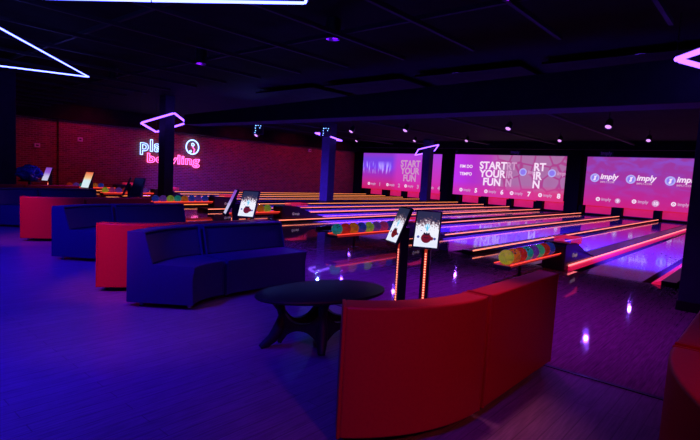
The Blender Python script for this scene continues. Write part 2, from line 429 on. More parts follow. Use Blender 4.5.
def mrange(m, sock, a, b):
    n = nd(m, 'ShaderNodeMapRange'); n.inputs['From Min'].default_value = a; n.inputs['From Max'].default_value = b; ln(m, sock, n.inputs[0]); return n.outputs[0]
def fin(m, colsock, strength):
    ln(m, colsock, bsdf(m).inputs['Emission Color']); bsdf(m).inputs['Emission Strength'].default_value = strength

# local coordinates on a screen: x to the viewer's right, y up, origin at its lower left corner
def screen_mat1():        # leftmost: violet to magenta with a white pulse pattern
    m = emis('screen_pulse'); tc, s = uvw(m)
    v = mrange(m, s.outputs['Y'], 0, 2.5)
    base = ramp(m, v, [(0, (.60, .01, .10)), (.22, (.55, .02, .28)), (.5, (.30, .03, .60)), (.62, (.20, .05, .85)), (.85, (.18, .05, .75)), (1, (.28, .04, .6))])
    wv = nd(m, 'ShaderNodeTexNoise'); wv.inputs['Scale'].default_value = 3.2; wv.inputs['Detail'].default_value = 3
    mp = nd(m, 'ShaderNodeMapping'); mp.inputs['Scale'].default_value = (1.8, .25, 1); ln(m, tc.outputs['Object'], mp.inputs[0]); ln(m, mp.outputs[0], wv.inputs['Vector'])
    pk = ramp(m, wv.outputs['Fac'], [(.5, (0, 0, 0)), (.62, (1, 1, 1))])
    ba = ramp(m, v, [(.42, (0, 0, 0)), (.52, (1, 1, 1)), (.66, (.9, .9, .9)), (.8, (0, 0, 0))])
    xl = ramp(m, mrange(m, s.outputs['X'], 0, 6.5), [(.36, (1, 1, 1)), (.42, (0, 0, 0))])
    f1 = mixc(m, 1.0, pk.outputs[0], ba.outputs[0], 'MULTIPLY'); f2 = mixc(m, 1.0, f1, xl.outputs[0], 'MULTIPLY')
    f3 = mixc(m, 1.0, f2, (.35, .35, .5), 'MULTIPLY')
    c = mixc(m, 1.0, base.outputs[0], f3, 'ADD')
    mg = ramp(m, mrange(m, s.outputs['X'], 0, 6.5), [(.40, (0, 0, 0)), (.47, (1, 1, 1))])
    r2 = ramp(m, v, [(0, (.7, .01, .18)), (.3, (.62, .03, .45)), (1, (.42, .05, .75))])
    c = mixc(m, mg.outputs[0], c, r2.outputs[0])
    fin(m, c, 1.0); return m
def screen_mat2():        # middle: violet on the left, greyish pink hexagons on the right
    m = emis('screen_hexagon'); tc, s = uvw(m)
    v = mrange(m, s.outputs['Y'], 0, 2.45); x = mrange(m, s.outputs['X'], 0, 6.7)
    left = ramp(m, x, [(0, (.52, .03, .85)), (.2, (.45, .03, .60)), (.45, (.50, .06, .42))])
    vo = nd(m, 'ShaderNodeTexVoronoi'); vo.feature = 'DISTANCE_TO_EDGE'; vo.inputs['Scale'].default_value = 1.35; vo.inputs['Randomness'].default_value = .55
    ln(m, tc.outputs['Object'], vo.inputs['Vector'])
    hx = ramp(m, vo.outputs['Distance'], [(.0, (.42, .05, .26)), (.04, (.42, .06, .27)), (.08, (.42, .16, .38)), (1, (.36, .13, .33))])
    c = mixc(m, ramp(m, x, [(.36, (0, 0, 0)), (.48, (1, 1, 1))]).outputs[0], left.outputs[0], hx.outputs[0])
    low = ramp(m, v, [(.0, (1, 1, 1)), (.16, (.9, .9, .9)), (.34, (0, 0, 0))])
    c = mixc(m, low.outputs[0], c, mixc(m, x, (.60, .03, .45), (.72, .03, .16)))
    fin(m, c, 1.0); return m
def screen_mat3():
    m = emis('screen_cloud'); tc, s = uvw(m)
    v = mrange(m, s.outputs['Y'], 0, 2.5)
    base = ramp(m, v, [(0, (.62, .012, .16)), (.25, (.50, .02, .26)), (.6, (.36, .035, .34)), (1, (.32, .04, .34))])
    no = nd(m, 'ShaderNodeTexNoise'); no.inputs['Scale'].default_value = 1.2; no.inputs['Detail'].default_value = 3; no.inputs['Distortion'].default_value = .6
    mp = nd(m, 'ShaderNodeMapping'); mp.inputs['Scale'].default_value = (1, 2.0, 1); ln(m, tc.outputs['Object'], mp.inputs[0]); ln(m, mp.outputs[0], no.inputs['Vector'])
    bl = ramp(m, no.outputs['Fac'], [(.45, (0, 0, 0)), (.62, (1, 1, 1))])
    tp = ramp(m, v, [(.2, (.1, .1, .1)), (.95, (.75, .75, .75))])
    f = mixc(m, 1.0, bl.outputs[0], tp.outputs[0], 'MULTIPLY')
    c = mixc(m, f, base.outputs[0], (.26, .08, .62))
    fin(m, c, 1.0); return m
M['txt'] = mat('screen_text', (.02, .02, .02), .6, emit=(1, .78, 1), strength=.95)
M['txt_dim'] = mat('screen_text_soft', (.02, .02, .02), .6, emit=(1, .50, .90), strength=.62)
M['logo_blue'] = mat('screen_logo_blue', (.02, .02, .02), .6, emit=(.32, .22, 1), strength=.85)
M['logo_core'] = mat('screen_logo_core', (.02, .02, .02), .6, emit=(.50, .45, 1), strength=.9)
M['label_dim'] = mat('label_dim', (.5, .4, .45), .6)

def disc(bm, x, y, z, r, n=24, r2=0):
    a = [bm.verts.new((x+r*math.cos(2*PI*k/n), y+r*math.sin(2*PI*k/n), z)) for k in range(n)]
    if not r2: bm.faces.new(a); return
    b = [bm.verts.new((x+r2*math.cos(2*PI*k/n), y+r2*math.sin(2*PI*k/n), z)) for k in range(n)]
    for k in range(n): bm.faces.new([a[k], a[(k+1) % n], b[(k+1) % n], b[k]])

def scr(wl, wr, z0, z1, m, label):
    # mw maps local (right, up, out) to the world plane at u = UE-.05, left edge w = wl
    t = thing('projection_screen', label, 'screen', (UE-.08, wl, z0), group='screens over the lane ends')
    t.rotation_euler = (PI/2, 0, -PI/2)
    W, Hh = wl-wr, z1-z0
    bm = bmesh.new(); box(bm, 0, W, 0, Hh, -.03, 0); obj('picture', bm, m, t)
    bm = bmesh.new(); box(bm, -.02, W+.02, Hh, Hh+.05, -.05, .02); obj('roller_case', bm, M['black'], t)
    return t
def T(x, y, z=.004): return Matrix.Translation((x, y, z))
def small_logo(t, x, y, s=.2):
    bm = bmesh.new(); disc(bm, x, y+s*.45, .006, s*.62, 20, s*.30); disc(bm, x, y+s*.45, .006, s*.16)
    obj('logo_ring', bm, M['txt'], t)
    text_mesh('small_logo_text', 'imply', s*1.25, M['txt_dim'], t, T(x+s*.95, y+s*.1), offset=.006)
def big_logo(t, x, y, s=.42):
    bm = bmesh.new(); disc(bm, x, y, .006, s*.62, 28, s*.42); obj('logo_ring', bm, M['logo_core'], t)
    bm = bmesh.new(); disc(bm, x, y, .005, s*.43, 28); obj('logo_disc', bm, M['logo_blue'], t)
    bm = bmesh.new(); prism(bm, [(x-.07, y-.10), (x-.02, y-.14), (x+.05, y-.10), (x+.05, y+.02), (x+.10, y+.12), (x-.04, y+.10), (x-.02, y)], .007, .009); obj('logo_mark', bm, M['txt'], t)
    text_mesh('logo_text', 'imply', s*1.05, M['txt'], t, T(x+s*.70, y-.04), offset=.012, shear=.2)
    text_mesh('logo_small_text', 'IMPLY.COM', s*.36, M['txt_dim'], t, T(x+s*.74, y-.24), offset=.004)
def slog(t, name, body, x, y, wide, m, al='CENTER', off=.02):
    o = text_mesh(name, body, .62, m, t, T(x, y), align=al, offset=off, spacing=.80)
    xs = [v.co.x for v in o.data.vertices]; f = wide/(max(xs)-min(xs)); o.matrix_local = T(x, y) @ Matrix.Diagonal((f, .98, 1, 1))
s1 = scr(23.2, 16.70, .50, 3.03, screen_mat1(), 'leftmost lit screen, violet, partly hidden by a column, over lanes 1 to 4')
slog(s1, 'slogan', 'START\nYOUR\nFUN', 4.12, 1.66, 1.58, M['txt_dim'])
for k, x in enumerate((.64, 2.31, 3.85, 5.45)):
    small_logo(s1, x, .28, .17); text_mesh('lane_number', str(k+1), .34, M['txt_dim'], s1, T(x+.9, .24), offset=.01)
s2 = scr(15.73, 8.98, .56, 3.05, screen_mat2(), 'middle lit screen showing the white slogan and grey hexagons, over lanes 5 to 8')
for wd, y in (('FIM DO', 1.68), ('TEMPO', 1.22)):
    text_mesh('message', wd, .26, M['txt'], s2, T(.81, y), align='CENTER', offset=.006)
slog(s2, 'slogan', 'START\nYOUR\nFUN', 2.56, 1.66, 1.72, M['txt'])
slog(s2, 'slogan_fragment', 'RT\nIR\nN', 3.40, 1.66, .60, M['txt_dim'], 'LEFT')
slog(s2, 'slogan_fragment', 'RT\nIR\nN', 5.00, 1.66, .66, M['txt'], 'LEFT')
for x in (4.41, 6.04):
    bm = bmesh.new(); disc(bm, x, 1.55, .006, .22, 24, .15); obj('logo_ring', bm, M['logo_core'], s2)
    bm = bmesh.new(); disc(bm, x, 1.55, .005, .16, 24); obj('logo_disc', bm, M['logo_blue'], s2)
    text_mesh('logo_text', 'imp', .30, M['txt_dim'], s2, T(x+.26, 1.46), offset=.008, shear=.2)
for k, x in enumerate((.57, 2.24, 3.85, 5.5)):
    small_logo(s2, x, .23, .18); text_mesh('lane_number', str(k+5), .36, M['txt'], s2, T(x+.92, .20), offset=.014)
s3 = scr(7.93, 1.25, .52, 3.05, screen_mat3(), 'right lit magenta screen showing large round logos, over lanes 9 to 12')
for k, x in enumerate((.45, 2.12, 3.80, 5.45)): big_logo(s3, x, 1.45, .36)
for k, x in enumerate((.70, 2.37, 4.04, 5.6)):
    small_logo(s3, x, .28, .17)
    bm = bmesh.new(); disc(bm, x+.93, .33, .004, .13 if k == 0 else .16, 16); obj('number_patch', bm, M['txt_dim'], s3)
    text_mesh('lane_number', str(k+9), .22, M['txt'], s3, T(x+.93, .25, .006), align='CENTER', offset=.008)
# wall sections between the screens and small dark name plates above
for k, (a, b) in enumerate(((15.76, 16.60), (8.20, 8.9), (23.24, WL), (-5, .95))):
    bm = bmesh.new(); box(bm, UE-.15, UE+.4, a, b, 0, 3.35); struct('wall_far', bm, M['pier'], ['black pier between the leftmost and middle screens', 'black pier between the middle and right screens', 'black pier at the end of the brick wall', 'black wall right of the screens'][k])
bm = bmesh.new(); box(bm, UE-.02, UE+.4, -5, WL, 3.09, 3.75); struct('trim_3', bm, M['ceil'], 'black fascia above the screens')
for k, wv in enumerate((2.9, 7.05, 11.9, 15.9)):
    t = thing('name_plate', 'small dim name plate above the ' + ['right end of the right screen', 'left end of the right screen', 'centre of the middle screen', 'gap between leftmost and middle screens'][k], 'name plate', (UE-.06, wv, 3.16), group='name plates above the screens')
    t.rotation_euler = (PI/2, 0, -PI/2)
    bm = bmesh.new(); box(bm, -.32, .32, -.04, .16, -.02, 0); obj('plate', bm, M['black'], t)
    text_mesh('plate_text', 'imply', .24, M['label_dim'], t, T(0, 0, .003), align='CENTER', offset=.004)

# ------------------------------------------------------------------ neon sign on the brick wall
sg = thing('neon_sign', 'blue and pink neon sign reading play bowling on the brick wall', 'neon sign', (11.55, WL-.1, 1.47)); sg.rotation_euler = (PI/2, 0, 0)
def neon_word(body, m, x, y, size, wide, part):
    o = text_mesh(part, body, size, m, sg, T(x, y, .03), outline=.017, offset=.012, charsp=1.08)
    xs = [v.co.x for v in o.data.vertices]; f = wide/(max(xs)-min(xs)); o.matrix_local = T(x, y, .03) @ Matrix.Diagonal((f, 1, 1, 1))
neon_word('play', M['neon_sign_blue'], 0.05, .55, .80, 1.6, 'blue_neon_word')
neon_word('bowling', M['neon_sign_pink'], .42, .0, .62, 2.95, 'pink_neon_word')
bm = bmesh.new(); tube(bm, [(2.92+.37*math.cos(a*PI/16), .92+.37*math.sin(a*PI/16), .03) for a in range(32)], .032, 8, closed=True); obj('neon_circle', bm, M['neon_sign_blue'], sg, True)
bm = bmesh.new()   # a little bowler inside the circle
tube(bm, [(2.88, 1.12, .03), (2.97, 1.12, .03), (3.03, 1.04, .03), (2.97, .98, .03), (2.88, .99, .03), (2.88, 1.12, .03)], .024, 6)
obj('neon_bowler_head', bm, M['neon_sign_blue'], sg, True); bm = bmesh.new(); tube(bm, [(2.74, .72, .03), (2.80, .64, .03), (2.87, .68, .03), (2.82, .76, .03)], .024, 6)
obj('neon_bowler_ball', bm, M['neon_sign_blue'], sg, True)
bm = bmesh.new(); tube(bm, [(2.93, .97, .03), (2.98, .86, .03), (3.06, .80, .03), (3.0, .70, .03), (3.02, .60, .03)], .024, 6); obj('neon_bowler_body', bm, M['neon_sign_pink'], sg, True)
for x in (.3, 1.2, 2.0, 2.9):
    for y in (.15, .7): bm = bmesh.new(); tube(bm, [(x, y, -.10), (x, y, .03)], .012, 5); obj('mounting_pin', bm, M['dark_metal'], sg)
# small things on the brick wall
for k, (x, z, lab) in enumerate(((7.2, 1.9, 'small white wall box beside the dark recess of the brick wall'), (8.9, 2.3, 'small pale alarm box high on the brick wall left of the sign'), (23.2, 2.86, 'small pale exit lamp high on the brick wall near the screens'))):
    t = thing('wall_box', lab, 'wall box', (x, WL-.03, z))
    bm = bmesh.new(); box(bm, -.11, .11, -.05, .03, -.09, .09); bevel(bm, .01, 2); obj('housing', bm, mat('wall_box_white', (.6, .55, .6), .5), t)
    bm = bmesh.new(); box(bm, -.05, .05, -.06, -.045, -.03, .03); obj('front_plate', bm, M['dark_metal'], t)

# ------------------------------------------------------------------ sofas
def arc_pts(cx, cy, r, a0, a1, n): return [(cx+r*math.cos(a0+(a1-a0)*k/n), cy+r*math.sin(a0+(a1-a0)*k/n)) for k in range(n+1)]
# local frame: x along the sofa, back (outside) at y = 0, seat front at y = -DEP; wedge bends towards -y for x < 0
DEP, RO, BEND, TB = .66, 1.10, math.radians(49), .15
def swept(bm, prof, path):      # prof: (d, z) with d = distance from the outer back; path(d) -> point list
    rows = []
    for d, z in prof: rows.append([bm.verts.new((p[0], p[1], z)) for p in path(d)])
    n = len(rows[0]); m_ = len(rows)
    for i in range(m_):
        A, B = rows[i], rows[(i+1) % m_]
        for k in range(n-1): bm.faces.new([A[k], A[k+1], B[k+1], B[k]])
    bm.faces.new([r[0] for r in rows]); bm.faces.new([r[-1] for r in rows][::-1])
def wedge_path(d, n=12, RO=1.36, BEND=math.radians(40)):
    r = RO-d
    return [(-r*math.sin(BEND*k/n)-.035, -RO+r*math.cos(BEND*k/n)) for k in range(n+1)]
def wedge_path_b(d, n=12): return wedge_path(d, n, 1.17, math.radians(46.5))
def straight_path(d, L=1.14): return [(.035+L*k/4, -d) for k in range(5)]
def sofa(name, label, cat, path, wedge, group, shell='red_vinyl'):
    t = thing(name, label, cat, group=group)
    rake = .05
    bm = bmesh.new(); swept(bm, [(.05, .05), (DEP, .05), (DEP-.015, .30), (DEP+.01, .43), (.05+TB, .43), (.045, .43)], path); bevel(bm, .02, 3, 40)
    s = obj('seat', bm, M['blue_vinyl'], t, True)
    bm = bmesh.new(); swept(bm, [(.045, .44), (TB+rake+.04, .435), (TB+.0, .72), (.045, .735)], path); bevel(bm, .018, 3, 40)
    obj('backrest', bm, M['blue_vinyl'], t, True)
    bm = bmesh.new(); swept(bm, [(0, .05), (.042, .05), (.042, .725), (TB+.01, .725), (TB+.01, .752), (0, .752)], path); bevel(bm, .018, 4, 40)
    obj('outer_shell', bm, M[shell], t, True)
    for e in (0, -1):
        q0, q1 = Vector(path(0)[e]).to_3d(), Vector(path(DEP)[e]).to_3d(); n0 = path(0)[1 if e == 0 else -2]
        ax = (q1-q0).normalized(); out = (q0-Vector(n0).to_3d()); out = (out-ax*out.dot(ax)).normalized()
        red_ = shell == 'red_vinyl'
        bm = bmesh.new(); pr = [(.0, .05), (TB+.03, .05), (TB+.05, .43), (TB+.105, .437), (TB+.02, .748), (TB+.005, .753), (0.0, .753)] if red_ else [(.0, .05), (DEP+.004, .05), (DEP-.010, .30), (DEP+.012, .425), (DEP-.01, .435), (TB+.105, .437), (TB+.02, .748), (TB+.005, .753), (0.0, .753)]
        A = [bm.verts.new(q0+ax*d-out*.004+Vector((0, 0, z))) for d, z in pr]; B = [bm.verts.new(q0+ax*d+out*.014+Vector((0, 0, z))) for d, z in pr]
        bm.faces.new(A); bm.faces.new(B[::-1])
        for k in range(len(pr)): bm.faces.new([A[k], A[(k+1) % len(pr)], B[(k+1) % len(pr)], B[k]])
        bevel(bm, .005, 2, 25); obj('side_panel', bm, M[shell], t, True)
    P0, P1 = path(.08), path(DEP-.10)
    for p in (P0[0], P0[-1], P1[0], P1[-1]):
        c = Vector((p[0]*.93 if wedge else (p[0] if p is not P0[-1] else p[0]), p[1]))
        bm = bmesh.new(); x = max(.09, min(p[0], 1.28)) if not wedge else min(p[0]-.05, -.07)
        if wedge and p in (P0[-1], P1[-1]): x = p[0]+.07
        y = p[1]
        lathe(bm, [(.022, 0), (.025, .006), (.018, .012), (.018, .05)], 12, (x, y+(.02 if False else 0), .0)); obj('foot', bm, M['chrome'], t)
    return t
GS, GC = 'straight sofa modules', 'curved sofa modules'
protos = {}
def place(kind, x, y, mirror, label):
    if (kind, mirror) not in protos:
        path = straight_path if kind == 'straight_sofa' else (wedge_path_b if mirror else wedge_path)
        protos[(kind, mirror)] = o = sofa(kind, '', 'sofa', path, kind != 'straight_sofa', GS if kind == 'straight_sofa' else GC, 'red_vinyl' if (mirror or y < 1) else 'blue_vinyl')
    else: o = dup(protos[(kind, mirror)])
    if y < 1: protos.pop((kind, mirror))
    o.location = (x, y, 0); o.scale = (1, -1, 1) if mirror else (1, 1, 1); o['label'] = label
    return o
SO = [  # x, y, mirror (seat towards +w), name
    (2.745, 1.24, 1, 'straight red-backed sofa module in the foreground, right of the table', 'curved red-backed sofa module in the foreground before the oval table'),
    (2.60, .30, 0, 'straight sofa module seen at the right edge, only its red top showing', 'curved red-backed sofa module cut by the lower right corner'),
    (3.12, 5.08, 0, 'straight blue sofa module left of the oval table, facing the camera', 'curved blue sofa module at the left of the oval table, facing the camera'),
    (3.10, 5.12, 1, 'straight red sofa module back to back behind the nearest blue sofa', 'curved red sofa module showing its back left of the nearest blue sofa'),
    (3.38, 7.93, 0, 'straight blue sofa module of the second group, before the column', 'curved blue sofa module of the second group, facing the camera'),
    (3.50, 9.15, 1, 'straight red-backed sofa module behind the second blue sofa', 'curved red-backed sofa module at the left behind the second blue sofa'),
    (3.60, 12.1, 0, 'straight blue sofa module of the farthest row', 'curved blue sofa module of the farthest row, cut by the left edge'),
    (3.75, 13.3, 1, 'straight dark red sofa module at the back, behind the farthest blue row', 'curved dark red sofa module at the back left, below the blue bundle')]
for i, (x, y, mi, l1, l2) in enumerate(SO):
    place('straight_sofa', x, y, mi, l1); place('curved_sofa', x, y, mi, l2)

# ------------------------------------------------------------------ oval table
tb = thing('coffee_table', 'black oval table on sculpted arched legs between the facing sofas', 'table', (2.94, 2.80, 0), math.radians(-12.6))
bm = bmesh.new()
def oval(r, z): return [bm.verts.new((0.60*r*math.cos(2*PI*k/48), .35*r*math.sin(2*PI*k/48)*(1+.08*math.cos(2*PI*k/48)), z)) for k in range(48)]
rings = [oval(.0001, .415), oval(.93, .415), oval(.985, .425), oval(1, .437), oval(.99, .449), oval(.97, .452), oval(.0001, .452)]
for A, B in zip(rings, rings[1:]):
    for k in range(48): bm.faces.new([A[k], A[(k+1) % 48], B[(k+1) % 48], B[k]])
obj('tabletop', bm, M['table'], tb, True)
feet = [(-.43, .10), (-.13, -.22), (.40, -.12), (.12, .21)]
def limb(fx, fy):
    b = bmesh.new()
    k_ = [(.93, .418), (.88, .38), (.80, .32), (.76, .26), (.78, .20), (.84, .13), (.94, .07), (1.06, .03), (1.14, .0)]
    rr = [.060, .046, .036, .034, .044, .050, .042, .034, .028]
    tube(b, [(fx*q, fy*q, z) for q, z in k_], rr, 14)
    for v in b.verts: v.co.z = max(0, v.co.z)
    return b
for f_ in feet: obj('leg', limb(*f_), M['table'], tb, True)
bm = bmesh.new()
for i in range(4):
    a, b_ = feet[i], feet[(i+1) % 4]
    top_, bot_ = [], []
    N = 14; q = .80
    for k in range(N+1):
        t_ = k/N; x = (a[0]+(b_[0]-a[0])*t_)*q; y = (a[1]+(b_[1]-a[1])*t_)*q
        top_.append((x, y, .205+.15*abs(2*t_-1)**2.6)); bot_.append((x, y, .15-.12*abs(2*t_-1)**2.2))
    d = Vector((b_[1]-a[1], a[0]-b_[0], 0)).normalized()*.022
    L_ = []
    for (p, r) in zip(top_, bot_):
        L_.append([bm.verts.new(Vector(p)+d), bm.verts.new(Vector(r)+d), bm.verts.new(Vector(r)-d), bm.verts.new(Vector(p)-d)])
    for A, B in zip(L_, L_[1:]):
        for k in range(4): bm.faces.new([A[k], A[(k+1) % 4], B[(k+1) % 4], B[k]])
    bm.faces.new(L_[0]); bm.faces.new(L_[-1][::-1])
obj('arched_base', bm, M['table'], tb, True)

# ------------------------------------------------------------------ touch screen consoles
def screen_content(kind):
    m = emis('console_screen_'+kind); tc, s = uvw(m)
    v = mrange(m, s.outputs['Y'], -.2, .29 if kind == 'game' else .2)
    no = nd(m, 'ShaderNodeTexNoise'); no.inputs['Scale'].default_value = 45; no.inputs['Detail'].default_value = 4; ln(m, tc.outputs['Object'], no.inputs['Vector'])
    if kind == 'game':
        ab = nd(m, 'ShaderNodeMath'); ab.operation = 'ABSOLUTE'; ln(m, s.outputs['X'], ab.inputs[0])
        mu = nd(m, 'ShaderNodeMath'); mu.operation = 'MULTIPLY_ADD'; ln(m, ab.outputs[0], mu.inputs[0]); mu.inputs[1].default_value = .6; ln(m, v, mu.inputs[2])
        a2 = nd(m, 'ShaderNodeMath'); a2.operation = 'MULTIPLY_ADD'; ln(m, no.outputs['Fac'], a2.inputs[0]); a2.inputs[1].default_value = .6; ln(m, mu.outputs[0], a2.inputs[2])
        r = ramp(m, a2.outputs[0], [(.0, (.45, .55, .85)), (.25, (.75, .82, 1)), (.80, (.9, .9, 1)), (.88, (.28, .16, .20)), (.95, (.035, .03, .06)), (1, (.02, .025, .06))])
    elif kind == 'purple':
        r = ramp(m, v, [(0, (.6, .6, .8)), (.35, (.55, .5, .8)), (.6, (.3, .12, .65)), (1, (.22, .05, .5))])
    elif kind == 'sunset':
        r = ramp(m, v, [(0, (.7, .8, .9)), (.45, (.65, .85, .9)), (.62, (.9, .55, .25)), (1, (.8, .12, .05))])
    fin(m, r.outputs[0], 1.0); return m
SCR = {k: screen_content(k) for k in ('game', 'purple', 'sunset')}
SCR['off'] = mat('screen_off', (.01, .01, .014), .15)
M['berry'] = mat('picture_red_ball', (.02, 0, 0), .5, emit=(.16, .005, .008), strength=1)
M['berry_dark'] = mat('picture_dark', (.01, .01, .01), .5, emit=(.01, .01, .015), strength=1)
M['cyan_pic'] = mat('picture_cyan', (.02, .02, .02), .5, emit=(.15, .62, .9), strength=1)
M['blue_pic'] = mat('picture_blue', (.02, .02, .02), .5, emit=(.06, .08, .35), strength=1)
def console(cx, cy, zc_, yaw, tilt, kind, label, lit=True):
    """yaw: direction (deg) the screen faces in the floor plane; tilt: lean back"""
    t = thing('scoring_console', label, 'scoring console', (cx, cy, 0), math.radians(yaw), 'scoring consoles')
    # local +x = facing direction
    bm = bmesh.new(); box(bm, -.13, -.03, -.045, .045, .012, zc_-.02); bevel(bm, .006, 1); obj('post', bm, M['black'], t)
    bm = bmesh.new(); box(bm, -.22, .06, -.14, .14, .004, .018); bevel(bm, .005, 1); obj('base_plate', bm, M['dark_metal'], t)
    bm = bmesh.new()
    z = .06
    while z < zc_-.26:
        box(bm, -.030, -.024, -.008, .008, z, z+.014); z += .028
    obj('led_strip', bm, M['led_red'], t)
    bm = bmesh.new(); box(bm, -.0305, -.0285, -.016, .016, .04, zc_-.2); obj('led_channel', bm, mat('led_channel', (.05, .01, .01), .4, emit=(1, .05, .02), strength=.35), t)
    # head: local frame x right, y up, z out
    fwd = Vector((math.cos(tilt), 0, math.sin(tilt))); rt = Vector((0, 1, 0)); up = fwd.cross(rt)
    Mh = Matrix((rt, up, fwd)).transposed().to_4x4(); Mh.translation = Vector((0, 0, zc_))
    bm = bmesh.new(); box(bm, -.138, .138, -.213, .213, -.035, 0); bevel(bm, .008, 2); hd = obj('screen_housing', bm, M['black'], t, mw=Mh)
    bm = bmesh.new(); box(bm, -.122, .122, -.196, .196, -.001, .0025); obj('display', bm, SCR[kind], hd)
    bm = bmesh.new(); box(bm, -.05, .05, -.08, .08, -.075, -.033); bevel(bm, .01, 1); obj('bracket', bm, M['black'], hd)
    if kind == 'game':
        bm = bmesh.new(); disc(bm, .0, -.098, .0032, .054, 24); disc(bm, .055, -.10, .0031, .02, 12)
        obj('picture_ball', bm, M['berry'], hd)
        bm = bmesh.new(); prism(bm, [(-.035, -.055), (-.02, -.062), (0, -.07), (.02, -.062), (.035, -.055), (.028, -.035), (.008, -.05), (0, -.03), (-.008, -.05), (-.028, -.035)], .0034, .0038)
        prism(bm, [(-.028, -.09), (.028, -.09), (.022, -.10), (-.022, -.10)], .0034, .0038); obj('picture_leaf', bm, M['berry_dark'], hd)
        bm = bmesh.new(); disc(bm, 0, .032, .0031, .026, 18, .019); prism(bm, [(-.007, -.02), (.007, -.02), (.012, .01), (.005, .045), (-.005, .045), (-.012, .01)], .003, .0035); obj('picture_pin', bm, M['cyan_pic'], hd)
        bm = bmesh.new(); disc(bm, -.085, -.09, .0031, .014, 12); disc(bm, .088, -.10, .0031, .014, 12); disc(bm, -.06, -.02, .0031, .006, 8); obj('picture_spots', bm, M['blue_pic'], hd)
    return t
def ang(dx, dy): return math.degrees(math.atan2(dy, dx))
TI = math.radians(25)
console(4.457, 2.778, .892, ang(-.91, -.42), math.radians(24), 'game', 'console facing the camera above the foreground sofa, right of the nearest pair')
console(4.43, 3.138, .902, ang(-.88, .47), math.radians(22), 'game', 'console turned aside above the foreground sofa, left of the nearest pair')
console(4.53, 5.92, .905, ang(-.91, -.42), math.radians(24), 'game', 'lit console behind the nearest blue sofa, bright screen facing the camera')
console(4.47, 6.28, .91, ang(-.88, .47), math.radians(24), 'purple', 'console turned edge-on behind the nearest blue sofa')
console(4.97, 10.30, .90, ang(-.91, -.42), math.radians(22), 'off', 'console with dark screen above the second blue sofa')
console(4.90, 10.66, .90, ang(-.88, .47), math.radians(22), 'off', 'dark console turned aside above the second blue sofa')
console(4.80, 12.47, .94, ang(-.95, -.3), math.radians(22), 'sunset', 'console with orange and white screen above the far left sofas')
console(5.00, 15.81, .948, ang(-.95, -.3), math.radians(22), 'purple', 'farthest console with purple screen beside the blue bundle')

# ------------------------------------------------------------------ ball racks and balls
ballcol = {'yellow': (.75, .80, .05), 'orange': (.9, .22, .02), 'red': (.75, .03, .02), 'teal': (.02, .50, .42), 'purple': (.22, .05, .55), 'green': (.08, .60, .30), 'blue': (.03, .06, .65), 'lime': (.5, .75, .08), 'magenta': (.7, .04, .30)}
BM = {}
for k, c in ballcol.items():
    m = mat('ball_'+k, tuple(v*.5 for v in c), .08, coat=.6); c2 = tuple(min(1, x*.65+.01) for x in c); BM[k] = m
    tc = nd(m, 'ShaderNodeTexCoord'); no = nd(m, 'ShaderNodeTexNoise'); no.inputs['Scale'].default_value = 9; no.inputs['Distortion'].default_value = 2.5; no.inputs['Detail'].default_value = 3
    ln(m, tc.outputs['Object'], no.inputs['Vector'])
    r = ramp(m, no.outputs['Fac'], [(.38, c2), (.55, c)]); hv = mixc(m, 1.0, r.outputs[0], (.5, .5, .5), 'MULTIPLY'); ln(m, hv, bsdf(m).inputs['Base Color'])
    # emission added in each ball's own colour, to brighten it
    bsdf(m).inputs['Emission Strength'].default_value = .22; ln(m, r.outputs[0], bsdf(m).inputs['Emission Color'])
me_ball = None
def ball_mesh():
    bm = bmesh.new(); bmesh.ops.create_uvsphere(bm, u_segments=28, v_segments=18, radius=.108); me = bpy.data.meshes.new('bowling_ball'); bm.to_mesh(me); bm.free()
    for p in me.polygons: p.use_smooth = True
    return me
bmesh_ = ball_mesh()
holes = bmesh.new()
for a, b in ((.30, .0), (-.05, .22), (-.05, -.22)):
    d = Vector((math.sin(a), math.sin(b), 1)).normalized()
    q = d.to_track_quat('Z', 'Y').to_matrix().to_4x4()
    r0 = [holes.verts.new(q @ Vector((.013*math.cos(2*PI*k/12), .013*math.sin(2*PI*k/12), .1082))) for k in range(12)]; holes.faces.new(r0)
hm = bpy.data.meshes.new('finger_holes'); holes.to_mesh(hm); holes.free(); hm.materials.append(M['black'])
def ball(x, y, z, colr, label, grp):
    me = bmesh_.copy(); me.materials.append(BM[colr])
    o = bpy.data.objects.new('bowling_ball', me); COL.objects.link(o); o.location = (x, y, z)
    o.rotation_euler = (random.uniform(-1, 1), random.uniform(-1, 1), random.uniform(0, 6)); tag(o, label, 'bowling ball', grp)
    h = bpy.data.objects.new('finger_holes', hm); COL.objects.link(h); h.parent = o
ordn = ['first', 'second', 'third', 'fourth', 'fifth', 'sixth', 'seventh', 'eighth', 'ninth']
M['hood'] = mat('hood_purple', (.07, .02, .07), .35)
M['tray'] = mat('tray_red_glow', (.25, .02, .02), .35, emit=(1, .03, .03), strength=.22)  # red LED light on the tray surface put in as emission
M['comb'] = mat('lit_comb', (.4, .05, .05), .4, emit=(1, .02, .12), strength=.5)
